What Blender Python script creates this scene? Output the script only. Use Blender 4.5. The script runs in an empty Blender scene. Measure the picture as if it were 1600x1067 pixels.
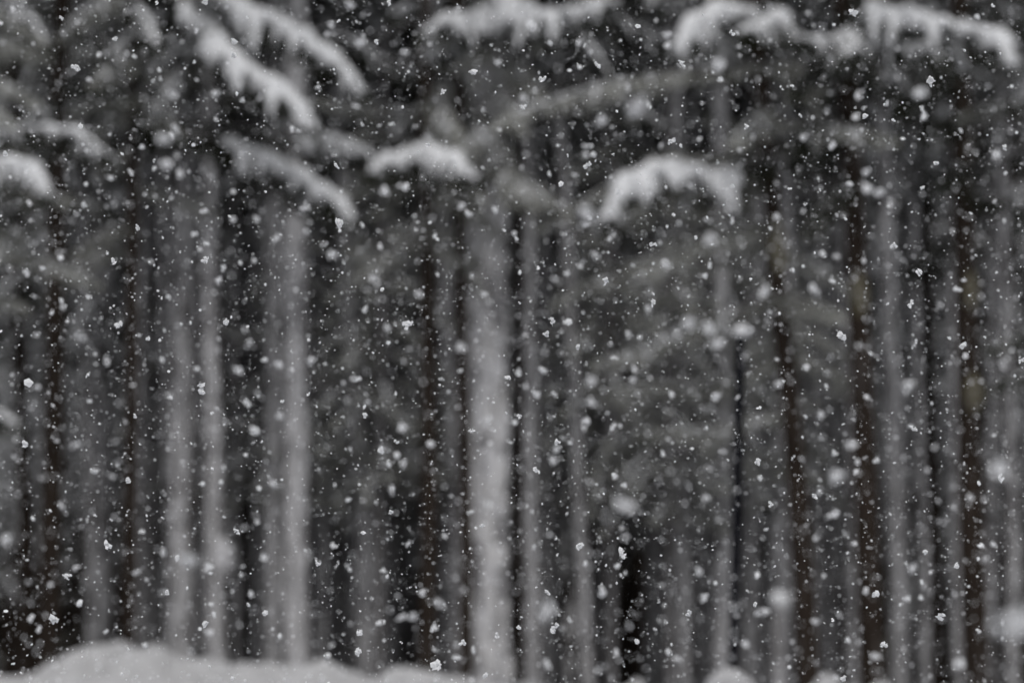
import bpy, math, random
from mathutils import Vector, Matrix, noise

R = random.Random(11)
SC = bpy.context.scene
C = SC.collection

# ------------------------------------------------------------------ camera
CAM_H = 1.6
PITCH = math.radians(4.5)
LENS, SENSOR = 85.0, 36.0
FPX = LENS / SENSOR * 1600.0
FOCUS = 5.0
cd = bpy.data.cameras.new('camera')
cam = bpy.data.objects.new('camera', cd)
C.objects.link(cam)
cam.location = (0, 0, CAM_H)
cam.rotation_euler = (math.radians(90) + PITCH, 0, 0)
cd.lens = LENS
cd.sensor_width = SENSOR
cd.clip_start = 0.1
cd.clip_end = 2000
cd.dof.use_dof = True
cd.dof.focus_distance = FOCUS
cd.dof.aperture_fstop = 2.1
cd.dof.aperture_blades = 0
SC.camera = cam

# ------------------------------------------------------------------ sky, sun, exposure
w = bpy.data.worlds.new('World')
SC.world = w
w.use_nodes = True
nt = w.node_tree
nt.nodes.clear()
sky = nt.nodes.new('ShaderNodeTexSky')
sky.sky_type = 'NISHITA'
sky.sun_disc = False
sky.sun_elevation = math.radians(60)
sky.sun_rotation = math.radians(180)
sky.dust_density = 4.0
hs = nt.nodes.new('ShaderNodeHueSaturation')
hs.inputs['Saturation'].default_value = 0.22
bg = nt.nodes.new('ShaderNodeBackground')
bg.inputs['Strength'].default_value = 0.052
out = nt.nodes.new('ShaderNodeOutputWorld')
nt.links.new(sky.outputs[0], hs.inputs['Color'])
nt.links.new(hs.outputs[0], bg.inputs['Color'])
nt.links.new(bg.outputs[0], out.inputs['Surface'])

sl = bpy.data.lights.new('sun', 'SUN')
sl.energy = 1.5
sl.angle = math.radians(45)
sl.color = (1.0, 0.98, 0.96)
so = bpy.data.objects.new('sun', sl)
C.objects.link(so)
so.rotation_euler = (math.radians(30), 0, 0)     # overcast: broad light from high up behind the camera

SC.view_settings.view_transform = 'Standard'
SC.view_settings.look = 'None'
SC.view_settings.exposure = 0.46
SC.view_settings.gamma = 1.0
SC.view_settings.use_curve_mapping = False
SC.render.engine = 'CYCLES'
SC.cycles.use_denoising = True
SC.cycles.max_bounces = 3
SC.cycles.diffuse_bounces = 3
SC.cycles.transparent_max_bounces = 4
SC.cycles.use_adaptive_sampling = False


def at(px, py, Y):
    """the point at world depth Y that the photograph shows at pixel px, py"""
    u, v = (px - 800.0) / FPX, (533.5 - py) / FPX
    y = math.cos(PITCH) - v * math.sin(PITCH)
    z = math.sin(PITCH) + v * math.cos(PITCH)
    k = Y / y
    return Vector((u * k, Y, CAM_H + z * k))


def to_px(p):
    d = p - Vector((0, 0, CAM_H))
    f = d.y * math.cos(PITCH) + d.z * math.sin(PITCH)
    u = -d.y * math.sin(PITCH) + d.z * math.cos(PITCH)
    return 800 + d.x / f * FPX, 533.5 - u / f * FPX


def pxm(Y):
    return Y / FPX


# ------------------------------------------------------------------ mesh helpers
class MB:
    def __init__(self):
        self.v, self.f = [], []

    def mesh(self, name, smooth=True):
        me = bpy.data.meshes.new(name)
        me.from_pydata(self.v, [], self.f)
        if smooth:
            me.polygons.foreach_set('use_smooth', [True] * len(me.polygons))
        me.update()
        return me


UP = Vector((0, 0, 1))


def frame(t):
    s = t.cross(UP)
    if s.length < 1e-3:
        s = Vector((1, 0, 0))
    s.normalize()
    return s, s.cross(t).normalized()


def tube(mb, pts, rad, seg=6, flat=1.0, lump=0.0, freq=9.0, lift=0.0):
    n = len(pts)
    base = len(mb.v)
    V, F = mb.v, mb.f
    cs = [(math.cos(2 * math.pi * k / seg), math.sin(2 * math.pi * k / seg)) for k in range(seg)]
    for i, p in enumerate(pts):
        a = pts[max(0, i - 1)]
        b = pts[min(n - 1, i + 1)]
        t = (b - a)
        if t.length < 1e-6:
            t = Vector((0, 0, 1))
        t.normalize()
        s, u = frame(t)
        r = rad[i]
        q = p + UP * (lift * r)
        for c, sn in cs:
            d = s * c + u * (sn * flat)
            k = r
            if lump:
                k = r * (1 + lump * noise.noise((q + d * r) * freq))
            w_ = q + d * k
            V.append((w_.x, w_.y, w_.z))
    for i in range(n - 1):
        for k in range(seg):
            k2 = (k + 1) % seg
            a = base + i * seg
            F.append((a + k, a + k2, a + seg + k2, a + seg + k))
    F.append(tuple(base + k for k in range(seg - 1, -1, -1)))
    e = base + (n - 1) * seg
    F.append(tuple(e + k for k in range(seg)))


def resample(pts, n):
    """Catmull-Rom through pts, n points"""
    P = [pts[0] * 2 - pts[1]] + list(pts) + [pts[-1] * 2 - pts[-2]]
    m = len(pts) - 1
    o = []
    for i in range(n):
        x = i / (n - 1) * m
        k = min(int(x), m - 1)
        t = x - k
        a, b, c, d = P[k], P[k + 1], P[k + 2], P[k + 3]
        o.append(0.5 * ((2 * b) + (c - a) * t + (2 * a - 5 * b + 4 * c - d) * t * t + (3 * b - a - 3 * c + d) * t ** 3))
    return o


def obj(name, data, mat, parent=None):
    o = bpy.data.objects.new(name, data)
    C.objects.link(o)
    if data is not None and mat is not None:
        if not data.materials:
            data.materials.append(mat)
        elif data.materials[0] is not mat:
            o.material_slots[0].link = 'OBJECT'
            o.material_slots[0].material = mat
    if parent:
        o.parent = parent
    return o


def tag(o, label=None, cat=None, group=None, kind=None):
    if label:
        o['label'] = label
    if cat:
        o['category'] = cat
    if group:
        o['group'] = group
    if kind:
        o['kind'] = kind
    return o


# ------------------------------------------------------------------ materials
def mat_base(name):
    m = bpy.data.materials.new(name)
    m.use_nodes = True
    t = m.node_tree
    t.nodes.remove(t.nodes['Principled BSDF'])
    b = t.nodes.new('ShaderNodeBsdfDiffuse')       # snow, bark and needles are all matt
    b.name = 'matt'
    b.inputs['Roughness'].default_value = 0.5
    t.links.new(b.outputs[0], t.nodes['Material Output'].inputs['Surface'])
    return m, t, b


def ramp(t, src, a, b, c0=(0, 0, 0, 1), c1=(1, 1, 1, 1)):
    r = t.nodes.new('ShaderNodeValToRGB')
    r.color_ramp.elements[0].position = a
    r.color_ramp.elements[0].color = c0
    r.color_ramp.elements[1].position = b
    r.color_ramp.elements[1].color = c1
    t.links.new(src, r.inputs[0])
    return r


def noise_tex(t, scale, detail=4, stretch=None, coord='Object'):
    tc = t.nodes.new('ShaderNodeTexCoord')
    n = t.nodes.new('ShaderNodeTexNoise')
    n.inputs['Scale'].default_value = scale
    n.inputs['Detail'].default_value = detail
    src = tc.outputs[coord]
    if stretch:
        mp = t.nodes.new('ShaderNodeMapping')
        mp.inputs['Scale'].default_value = stretch
        t.links.new(src, mp.inputs[0])
        src = mp.outputs[0]
    t.links.new(src, n.inputs['Vector'])
    return n


def snow_mat(name, col=(0.66, 0.67, 0.69), bump=0.0, scale=25):
    m, t, b = mat_base(name)
    n = noise_tex(t, scale, 2)
    r = ramp(t, n.outputs['Fac'], 0.3, 0.7, tuple(c * 0.92 for c in col) + (1,), col + (1,))
    t.links.new(r.outputs[0], b.inputs['Color'])
    if not bump:
        return m
    bp = t.nodes.new('ShaderNodeBump')
    bp.inputs['Strength'].default_value = bump
    bp.inputs['Distance'].default_value = 0.02
    t.links.new(n.outputs['Fac'], bp.inputs['Height'])
    t.links.new(bp.outputs[0], b.inputs['Normal'])
    return m


def dusted(name, c0, c1, dust, lo, hi, nscale, upw=0.5, front=0.0, stretch=None, ncol=(0.74, 0.74, 0.77)):
    """a base colour with rime and dry snow caught on it; snow catches on faces turned up and (front) to the windward side"""
    m, t, b = mat_base(name)
    n1 = noise_tex(t, nscale * 2.3, 1, stretch)
    r1 = ramp(t, n1.outputs['Fac'], 0.35, 0.65, c0 + (1,), c1 + (1,))
    n2 = noise_tex(t, nscale, 2, stretch)
    g = t.nodes.new('ShaderNodeNewGeometry')
    sx = t.nodes.new('ShaderNodeSeparateXYZ')
    t.links.new(g.outputs['Normal'], sx.inputs[0])
    mu = t.nodes.new('ShaderNodeMath')
    mu.operation = 'MULTIPLY_ADD'
    t.links.new(sx.outputs['Z'], mu.inputs[0])
    mu.inputs[1].default_value = upw
    t.links.new(n2.outputs['Fac'], mu.inputs[2])
    mf = t.nodes.new('ShaderNodeMath')
    mf.operation = 'MULTIPLY_ADD'
    t.links.new(sx.outputs['Y'], mf.inputs[0])
    mf.inputs[1].default_value = -front
    t.links.new(mu.outputs[0], mf.inputs[2])
    r2 = ramp(t, mf.outputs[0], lo, hi, (0, 0, 0, 1), (dust, dust, dust, 1))
    mx = t.nodes.new('ShaderNodeMix')
    mx.data_type = 'RGBA'
    t.links.new(r2.outputs[0], mx.inputs['Factor'])
    t.links.new(r1.outputs[0], mx.inputs['A'])
    mx.inputs['B'].default_value = ncol + (1,)
    t.links.new(mx.outputs['Result'], b.inputs['Color'])
    if not name.startswith('bark'):
        return m
    bp = t.nodes.new('ShaderNodeBump')
    bp.inputs['Strength'].default_value = 0.6
    bp.inputs['Distance'].default_value = 0.02
    t.links.new(n1.outputs['Fac'], bp.inputs['Height'])
    t.links.new(bp.outputs[0], b.inputs['Normal'])
    return m


M = {}
M['snow'] = snow_mat('snow')
M['crust_pale'] = dusted('crust_pale', (0.66, 0.655, 0.66), (0.76, 0.755, 0.76), 1.0, 0.40, 0.62, 4.0, 0.1, 0.0, (1, 1, 0.6))
M['crust'] = dusted('crust', (0.46, 0.455, 0.465), (0.60, 0.595, 0.605), 0.9, 0.40, 0.68, 5.0, 0.1, 0.0, (1, 1, 0.5))
M['crust_thin'] = dusted('crust_thin', (0.12, 0.115, 0.115), (0.24, 0.235, 0.24), 0.8, 0.42, 0.72, 9.0, 0.1, 0.0)
M['snow_ground'] = snow_mat('snow_ground', (0.78, 0.79, 0.81), 0.35, 6)
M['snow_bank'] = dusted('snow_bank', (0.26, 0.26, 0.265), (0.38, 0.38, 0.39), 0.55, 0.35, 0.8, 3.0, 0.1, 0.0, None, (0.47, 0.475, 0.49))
M['litter'] = dusted('litter', (0.03, 0.026, 0.022), (0.07, 0.06, 0.05), 0.6, 0.64, 0.75, 0.9, 0.05, 0.0)
M['hoar'] = dusted('hoar', (0.09, 0.095, 0.08), (0.18, 0.185, 0.16), 0.9, 0.32, 0.62, 2.2, 0.12, 0.1, None, (0.72, 0.725, 0.69))
M['bark_dark'] = dusted('bark_dark', (0.022, 0.017, 0.014), (0.052, 0.041, 0.034), 0.25, 0.62, 0.85, 3.0, 0.2, 0.0, (1, 1, 0.4))
M['bark_rime'] = dusted('bark_rime', (0.032, 0.027, 0.024), (0.075, 0.064, 0.056), 0.75, 0.50, 0.95, 3.0, 0.2, 0.22, (1, 1, 0.4))
M['bark_pale'] = dusted('bark_pale', (0.05, 0.047, 0.047), (0.10, 0.09, 0.09), 0.6, 0.52, 0.90, 3.0, 0.2, 0.30, (1, 1, 0.4))
M['needles'] = dusted('needles', (0.017, 0.020, 0.011), (0.038, 0.042, 0.025), 0.45, 0.60, 0.95, 1.6, 0.22, 0.05)
M['needles_rime'] = dusted('needles_rime', (0.025, 0.030, 0.022), (0.055, 0.062, 0.046), 0.75, 0.45, 0.85, 1.6, 0.2, 0.1, None, (0.62, 0.63, 0.60))
M['twig'] = dusted('twig', (0.022, 0.019, 0.018), (0.055, 0.048, 0.045), 0.6, 0.6, 0.95, 5.0, 0.35, 0.1)
M['flake'] = snow_mat('flake', (0.92, 0.93, 0.95), 0.0, 60)
_t = M['flake'].node_tree
_tr = _t.nodes.new('ShaderNodeBsdfTranslucent')
_tr.inputs['Color'].default_value = (0.92, 0.93, 0.95, 1)
_mx = _t.nodes.new('ShaderNodeMixShader')
_mx.inputs[0].default_value = 0.45
_t.links.new(_t.nodes['matt'].outputs[0], _mx.inputs[1])
_t.links.new(_tr.outputs[0], _mx.inputs[2])
_t.links.new(_mx.outputs[0], _t.nodes['Material Output'].inputs['Surface'])
M['post'] = dusted('post', (0.005, 0.005, 0.0065), (0.011, 0.011, 0.015), 0.15, 0.7, 0.9, 14, 0.2, 0.1)
M['lichen'] = dusted('lichen', (0.09, 0.08, 0.055), (0.16, 0.145, 0.10), 0.5, 0.6, 0.9, 14, 0.1, 0.1)


# ------------------------------------------------------------------ terrain
def ground_z(x, y):
    z = 0.0
    if y > 19.5:
        z = -0.075 * (y - 19.5)
    if y > 95:
        z += 0.30 * (y - 95)
    z += 0.10 * noise.noise(Vector((x * 0.25, y * 0.25, 0))) * min(1, max(0, (y - 12) / 8))
    return z


def build_ground():
    mb = MB()
    ys = [-600, -200, -60, -20, 0, 6, 10, 13]
    ys += [14 + i * 0.5 for i in range(24)] + [26 + i * 2 for i in range(37)] + [100, 105, 112, 120, 130, 150, 200, 300, 600]
    xs = [-900, -300, -120, -60, -40] + [-30 + i * 1.0 for i in range(61)] + [40, 60, 120, 300, 900]
    for y in ys:
        for x in xs:
            z = ground_z(x, min(y, 150))
            mb.v.append((x, y, z))
    n = len(xs)
    fl = []
    for j in range(len(ys) - 1):
        for i in range(n - 1):
            a = j * n + i
            mb.f.append((a, a + 1, a + n + 1, a + n))
            fl.append(1 if ys[j] >= 20.5 else 0)
    me = mb.mesh('snowy_ground')
    me.materials.append(M['snow_ground'])
    me.materials.append(M['litter'])          # under the crowns: unseen dark litter, patchy snow, added to cut bounce light
    me.polygons.foreach_set('material_index', fl)
    o = obj('snowy_ground', me, M['snow_ground'])
    tag(o, 'snowy ground, unseen dark needle litter added under the trees', kind='structure')


build_ground()

# ploughed bank: crest given by where the photograph shows it, at 18 m
CREST = [(-900, 1062), (-300, 1070), (-120, 1075), (0, 1060), (60, 1050), (90, 1030), (150, 1008), (190, 1004), (222, 1016), (242, 1006), (290, 1029),
         (320, 1034), (420, 1040), (480, 1046), (505, 1036), (540, 1050), (590, 1062), (612, 1048), (650, 1049),
         (720, 1060), (770, 1072), (850, 1082), (950, 1080), (1060, 1084), (1180, 1084), (1300, 1082), (1420, 1086), (1600, 1078), (1800, 1076), (2600, 1070)]


def crest_z(x, Y=18.0):
    px = 800 + x / Y * FPX      # near enough for crest height
    for (a, ya), (b, yb) in zip(CREST, CREST[1:]):
        if a <= px <= b:
            t = (px - a) / (b - a)
            t = t * t * (3 - 2 * t)
            return at(px, ya + (yb - ya) * t, Y).z
    return at(800, 1080, Y).z


def build_bank():
    mb = MB()
    xs = [-8.5 + i * 0.04 for i in range(426)]
    prof = [(-2.2, 0.0), (-1.9, 0.10), (-1.6, 0.25), (-1.3, 0.42), (-1.0, 0.60), (-0.75, 0.74), (-0.5, 0.86), (-0.3, 0.94), (-0.12, 0.985), (0, 1.0),
            (0.15, 0.97), (0.35, 0.88), (0.6, 0.70), (0.9, 0.48), (1.3, 0.22), (1.7, 0.0)]
    for x in xs:
        cz = crest_z(x) + 0.035 * noise.noise(Vector((x * 3, 1, 0))) + 0.025 * noise.noise(Vector((x * 8, 2, 0)))
        for dy, h in prof:
            p = Vector((x * 2.2, dy * 2.2, 0.3))
            b = noise.noise(p) * 0.30 + abs(noise.noise(p * 2.7)) * 0.30 + noise.noise(p * 6) * 0.10
            wob = 0.25 * noise.noise(Vector((x * 0.8, 3.3, 0)))
            y = 18 + dy + wob * (1 - abs(h - 1))
            k = h * (1 - h) * 2.5 + 0.12
            mb.v.append((x + 0.05 * noise.noise(p * 1.7), y, -0.12 + (cz + 0.12) * h + b * k))
    n = len(prof)
    for i in range(len(xs) - 1):
        for j in range(n - 1):
            a = i * n + j
            mb.f.append((a, a + n, a + n + 1, a + 1))
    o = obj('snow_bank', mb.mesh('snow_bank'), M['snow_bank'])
    tag(o, 'long lumpy ploughed snow bank along the foot of the wood', kind='structure')


build_bank()


# ------------------------------------------------------------------ tree building blocks
def trunk_mesh(name, h, top, seed, seg=14):
    mb = MB()
    rings = 26
    for i in range(rings):
        t = i / (rings - 1)
        z = h * t - 0.4
        r = 1 + (top - 1) * t
        r += 0.45 * math.exp(-max(0, z + 0.3) / 0.25)
        cx = 0.6 * noise.noise(Vector((seed, z * 0.25, 0)))
        cy = 0.6 * noise.noise(Vector((seed + 9, z * 0.25, 0)))
        for k in range(seg):
            a = 2 * math.pi * k / seg
            rr = r * (1 + 0.07 * noise.noise(Vector((math.cos(a) * 1.7 + seed, math.sin(a) * 1.7, z * 0.9))))
            mb.v.append((cx + rr * math.cos(a), cy + rr * math.sin(a), z))
    for i in range(rings - 1):
        for k in range(seg):
            k2 = (k + 1) % seg
            mb.f.append((i * seg + k, i * seg + k2, (i + 1) * seg + k2, (i + 1) * seg + k))
    return mb.mesh(name)


TRUNK_H, TRUNK_TOP = 20.0, 0.16
TSEEDS = [1.3, 5.7, 12.1]
TRUNKS = [trunk_mesh('trunk', TRUNK_H, TRUNK_TOP, s) for s in TSEEDS]


def crust_mesh(name, seed, cover, z1=10.0):
    """wind-packed snow plastered on the side of a unit-radius trunk that faces -y, patchy"""
    mb = MB()
    rings, seg = 190, 17
    for i in range(rings):
        z = -0.3 + (z1 + 0.3) * i / (rings - 1)
        t = (z + 0.4) / TRUNK_H
        r = 1 + (TRUNK_TOP - 1) * t + 0.45 * math.exp(-max(0, z + 0.3) / 0.25)
        cx = 0.6 * noise.noise(Vector((seed, z * 0.25, 0)))
        cy = 0.6 * noise.noise(Vector((seed + 9, z * 0.25, 0)))
        for k in range(seg):
            a = math.radians(-190 + 200 * k / (seg - 1))
            f = math.sin(math.pi * k / (seg - 1))
            p = Vector((math.cos(a) * 1.2 + seed, math.sin(a) * 1.2, z * 1.6))
            m = 0.5 + 0.7 * noise.noise(p * 0.8) + 0.95 * noise.noise(p * 2.4)
            d = (m - (1 - cover)) * 0.6 * (f ** 0.5) - 0.10 * (1 - f)
            rr = r * (1 + 0.07 * noise.noise(Vector((math.cos(a) * 1.7 + seed, math.sin(a) * 1.7, z * 0.9))))
            rr += max(-0.10, min(0.13, d))
            mb.v.append((cx + rr * math.cos(a), cy + rr * math.sin(a), z))
    for i in range(rings - 1):
        for k in range(seg - 1):
            mb.f.append((i * seg + k, i * seg + k + 1, (i + 1) * seg + k + 1, (i + 1) * seg + k))
    return mb.mesh(name)


CRUST = {}
for lv, cov in (('heavy', 0.70), ('mid', 0.58), ('thin', 0.42)):
    CRUST[lv] = [crust_mesh('snow_crust', s, cov) for s in TSEEDS]


def needles(mb, pts, n, ln, wd, rnd):
    m = len(pts) - 1
    for i in range(n):
        x = (i + rnd.random()) / n * m
        k = min(int(x), m - 1)
        p = pts[k].lerp(pts[k + 1], x - k)
        t = (pts[k + 1] - pts[k]).normalized()
        s, u = frame(t)
        a = rnd.uniform(0, 2 * math.pi)
        d = (s * math.cos(a) + u * math.sin(a)) * 0.8 + t * 0.7
        e = (s * math.sin(a) - u * math.cos(a)) * wd
        q = p + d * ln * rnd.uniform(0.7, 1.2)
        b = len(mb.v)
        mb.v += [tuple(p - e), tuple(p + e), tuple(q)]
        mb.f.append((b, b + 1, b + 2))


def bough(wd, nd, sn, pts, width, side, rnd, n=12, nn=26, nl=0.05, nw=0.004, s0=0.0, snow=1.0, droop=0.8, seg=7, lumps=True, hang=1.0, axis=0.42):
    """a spruce bough along pts: wood, needles and the snow lying on it"""
    path = resample(pts, n)
    tube(wd, path, [0.020 * (1 - i / (n - 1)) + 0.006 for i in range(n)], 5)
    if nn:
        needles(nd, path[1:], int(nn * n * 0.45), nl, nw, rnd)
    for i in range(1, n):
        t = i / (n - 1)
        tg = (path[i] - path[i - 1]).normalized()
        s, u = frame(tg)
        for sg in (-1, 1):
            L = side * min(1.0, (1 - t) * 1.6 + 0.30) * min(1.0, 0.35 + t * 1.6) * rnd.uniform(0.5, 1.4)
            d = (s * sg * 0.8 + tg * rnd.uniform(0.35, 0.8) - UP * 0.12).normalized()
            p = path[i] + (path[i - 1] - path[i]) * rnd.random()
            bl = [p.copy()]
            for k in range(4):
                d = (d - UP * (droop * 0.28 * rnd.uniform(0.6, 1.4))).normalized()
                p = p + d * (L / 4)
                bl.append(p.copy())
            tube(wd, bl, [0.007, 0.006, 0.005, 0.004, 0.003], 3)
            if nn:
                needles(nd, bl, nn, nl, nw, rnd)
            if t > s0 and rnd.random() < 0.35 + 0.48 * snow:
                r = width * 0.23 * (0.55 + 0.6 * snow) * rnd.uniform(0.6, 1.35) * min(1, (1 - t) * 2 + 0.5)
                m = rnd.choice((2, 3, 3, 4, 5)) if hang >= 1 else 4
                tube(sn, bl[:m], [r * q for q in (0.9, 1.0, 0.8, 0.6, 0.35)][:m], max(4, seg - 2), 0.8, 0.45 if lumps else 0.25, 11, 0.55)
    i0 = max(0, int(s0 * (n - 1)))
    seq = path[i0:]
    if len(seq) >= 3 and snow > 0.05:
        rr = []
        for i in range(len(seq)):
            t = i / (len(seq) - 1)
            rr.append(width * axis * min(1.0, 0.35 + 2.2 * t) * min(1.0, (1 - t) * 3.0 + 0.45) * (0.4 + 0.6 * snow) * rnd.uniform(0.65, 1.25) * rnd.choice((1, 1, 1, 1, 0.45)))
        tube(sn, seq, rr, seg, 0.62, 0.95 if lumps else 0.25, 8, 0.45)


def crown_meshes(seed, z0, h, reach, whorl, per, snow, sd=0.42, nn=7, nl=0.11, nw=0.014, broad=False):
    rnd = random.Random(seed)
    wd, nd, sn = MB(), MB(), MB()
    z = z0
    while z < h - 0.2:
        t = (z - z0) / (h - z0)
        L0 = reach * ((1 - t) ** 0.8) * min(1.0, 0.75 + t * 2.5) + 0.12
        a0 = rnd.uniform(0, 6.28)
        for k in range(per):
            a = a0 + k * 6.283 / per + rnd.uniform(-0.35, 0.35)
            L = L0 * rnd.uniform(0.65, 1.2)
            d = Vector((math.cos(a), math.sin(a), 0))
            zz = z + rnd.uniform(-0.15, 0.15)
            dr = rnd.uniform(0.15, 0.5) * (1.0 - 0.7 * t)
            pts = [Vector((0, 0, zz)) + d * 0.05, Vector((0, 0, zz + 0.10 * L)) + d * 0.4 * L,
                   Vector((0, 0, zz - dr * 0.35 * L)) + d * 0.75 * L, Vector((0, 0, zz - dr * L)) + d * L]
            n = max(4, int(L / (0.30 if broad else 0.20)))
            bough(wd, nd, sn, pts, 0.115, sd * min(1, L / 1.2), rnd, n, nn, nl, nw, 0.2, snow * rnd.uniform(0.5, 1.3), 0.75, 5, True, 0)
        z += whorl * rnd.uniform(0.75, 1.3)
    nw_ = len(nd.f)
    off = len(nd.v)
    nd.v += wd.v
    nd.f += [tuple(off + k for k in f) for f in wd.f]
    me = nd.mesh('crown', False)
    me.materials.append(M['needles'])
    me.materials.append(M['twig'])
    me.polygons.foreach_set('material_index', [0] * nw_ + [1] * len(wd.f))
    return me, sn.mesh('snow_load')


CROWN_HIGH = [crown_meshes(21 + i, 6.4 + 0.5 * i, 19.5, 1.7, 0.62, 5, 0.55) for i in range(2)]       # tall front and mid trees
CROWN_MID = [crown_meshes(31 + i, 4.2 + 0.6 * i, 19.3, 1.75, 0.60, 5, 0.55) for i in range(2)]
CROWN_FAR = [crown_meshes(35 + i, 4.2 + 0.6 * i, 18.5, 1.8, 0.75, 5, 0.5, 0.5, 4, 0.22, 0.03, True) for i in range(2)]
CROWN_SPRAY = [crown_meshes(45 + i, 2.5 + 0.3 * i, 6.9, 1.05, 0.33, 6, 0.16, 0.34, 12, 0.10, 0.012) for i in range(2)]
CROWN_YOUNG = [crown_meshes(41 + i, 2.9 - 0.5 * i, 9.4 - i, 1.25, 0.40, 5, 0.22, 0.36, 9, 0.10, 0.012) for i in range(2)]


def twig_mesh(seed, z0, z1, n, L):
    """dead lower twigs of a forest spruce"""
    rnd = random.Random(seed)
    mb = MB()
    for i in range(n):
        z = rnd.uniform(z0, z1)
        a = rnd.uniform(0, 6.283)
        l = L * rnd.uniform(0.35, 1.2)
        d = Vector((math.cos(a), math.sin(a), rnd.uniform(-0.35, 0.15)))
        p = Vector((0, 0, z)) + d * 0.05
        pts = [p.copy()]
        for k in range(4):
            d = (d + Vector((rnd.uniform(-.2, .2), rnd.uniform(-.2, .2), rnd.uniform(-.22, .10)))).normalized()
            p = p + d * l / 4
            pts.append(p.copy())
        tube(mb, pts, [0.012, 0.010, 0.008, 0.006, 0.004], 4)
        for k in (2, 3):
            q = pts[k]
            e = (d + Vector((rnd.uniform(-.8, .8), rnd.uniform(-.8, .8), rnd.uniform(-.4, .2)))).normalized()
            tube(mb, [q, q + e * l * 0.2, q + e * l * 0.36 - UP * 0.03], [0.007, 0.005, 0.003], 3)
    return mb.mesh('dead_twigs')


TWIGS = [twig_mesh(51 + i, 2.2, 7.0, 20, 0.9) for i in range(3)]


def sapling_meshes(seed, h):
    """leafless understorey sapling, snow lodged along its twigs"""
    rnd = random.Random(seed)
    wd, sn = MB(), MB()

    def grow(p, d, L, r, lev):
        pts = [p.copy()]
        m = 5
        for k in range(m):
            d = (d + Vector((rnd.uniform(-.16, .16), rnd.uniform(-.16, .16), rnd.uniform(-.05, .14)))).normalized()
            p = p + d * L / m
            pts.append(p.copy())
        tube(wd, pts, [r * (1 - 0.6 * k / m) for k in range(m + 1)], 5 if lev == 0 else 3)
        if lev >= 1:
            q = 0.020 if lev == 1 else 0.017
            tube(sn, pts, [q * rnd.uniform(0.5, 1.3) for k in range(m + 1)], 4, 0.8, 0.3, 14, 0.5)
        if lev < 3:
            cnt = (15, 6, 3)[lev]
            for j in range(cnt):
                f = rnd.uniform(0.32, 1.0) if lev == 0 else rnd.uniform(0.2, 1.0)
                x = f * m
                k = min(int(x), m - 1)
                b = pts[k].lerp(pts[k + 1], x - k)
                a = rnd.uniform(0, 6.283)
                e = (Vector((math.cos(a), math.sin(a), rnd.uniform(0.05, 0.9)))).normalized()
                e = (e * 0.8 + d * 0.4).normalized()
                grow(b, e, L * (0.30, 0.5, 0.5)[lev] * rnd.uniform(0.6, 1.2) * (1.15 - 0.5 * f if lev == 0 else 1), r * 0.45, lev + 1)

    grow(Vector((0, 0, -0.3)), Vector((0, 0, 1)), h, 0.035, 0)
    return wd.mesh('stem'), sn.mesh('snow_load')


SAPLINGS = [sapling_meshes(61 + i, (6.5, 5.2, 7.5)[i]) for i in range(3)]


def place(base_dir, p0):
    """root matrix: foot on the ground below p0 along base_dir"""
    d = base_dir.normalized()
    k = (p0.z - ground_z(p0.x, p0.y)) / d.z
    foot = p0 - d * k
    foot.z = ground_z(foot.x, foot.y)
    return foot, d


def tree(name, label, cat, foot, d, rad, bark, crust, crown, var, twigs=True, group=None, crown_rot=None, ndl='needles', cz=0.0, snowy=True):
    r = bpy.data.objects.new(name, None)
    C.objects.link(r)
    r.empty_display_size = 0.3
    r.location = foot
    r.rotation_euler = (math.atan2(-d.y, d.z), math.asin(max(-1, min(1, d.x))), 0)
    tag(r, label, cat, group)
    o = obj('trunk', TRUNKS[var % 3], M[bark], r)
    o.scale = (rad, rad, 1)
    if crust:
        o = obj('snow_crust', CRUST[crust][var % 3], M['crust_pale' if rad > 0.17 else 'crust'], r)
        o.scale = (rad, rad, 1)
    rz = R.uniform(0, 6.28) if crown_rot is None else crown_rot
    if crown:
        for nm, me, mt in (('crown', crown[0], ndl), ('snow_load', crown[1], 'snow'))[:2 if snowy else 1]:
            o = obj(nm, me, M[mt], r)
            o['kind'] = 'stuff'
            o.rotation_euler = (0, 0, rz)
            o.location = (0, 0, cz)
    if twigs:
        o = obj('dead_twigs', TWIGS[var % 3], M['twig'], r)
        o['kind'] = 'stuff'
        o.rotation_euler = (0, 0, rz + 1)
    return r


LAND = [(88, 'the thick dark left trunk'), (205, 'the dark trunk bearing long boughs'), (287, 'the pale trunk over the hump'), (340, 'the snow-clump trunk'), (450, 'the close pale pair'),
        (556, 'the right-leaning pale trunk'), (666, 'the brown trunk'), (771, 'the broad central trunk'), (829, 'the slim pale trunk'), (902, 'the left-leaning grey trunk'),
        (1066, 'the slim trunk by the mound'), (1150, 'the marker post'), (1219, 'the snow-capped stub'), (1350, 'the middle lichen-marked trunk'), (1397, 'the brightest right-hand trunk'),
        (1494, 'the thin crooked trunk'), (1521, 'the rightmost lichen-marked trunk'), (1573, 'the last trunk at right')]


def beside(px):
    a, s = min(LAND, key=lambda l: abs(l[0] - px))
    far = abs(a - px)
    side = 'left' if px < a else 'right'
    return ('right behind ' + s) if far < 10 else (('just %s of ' % side) if far < 32 else ('well %s of ' % side)) + s


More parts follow.
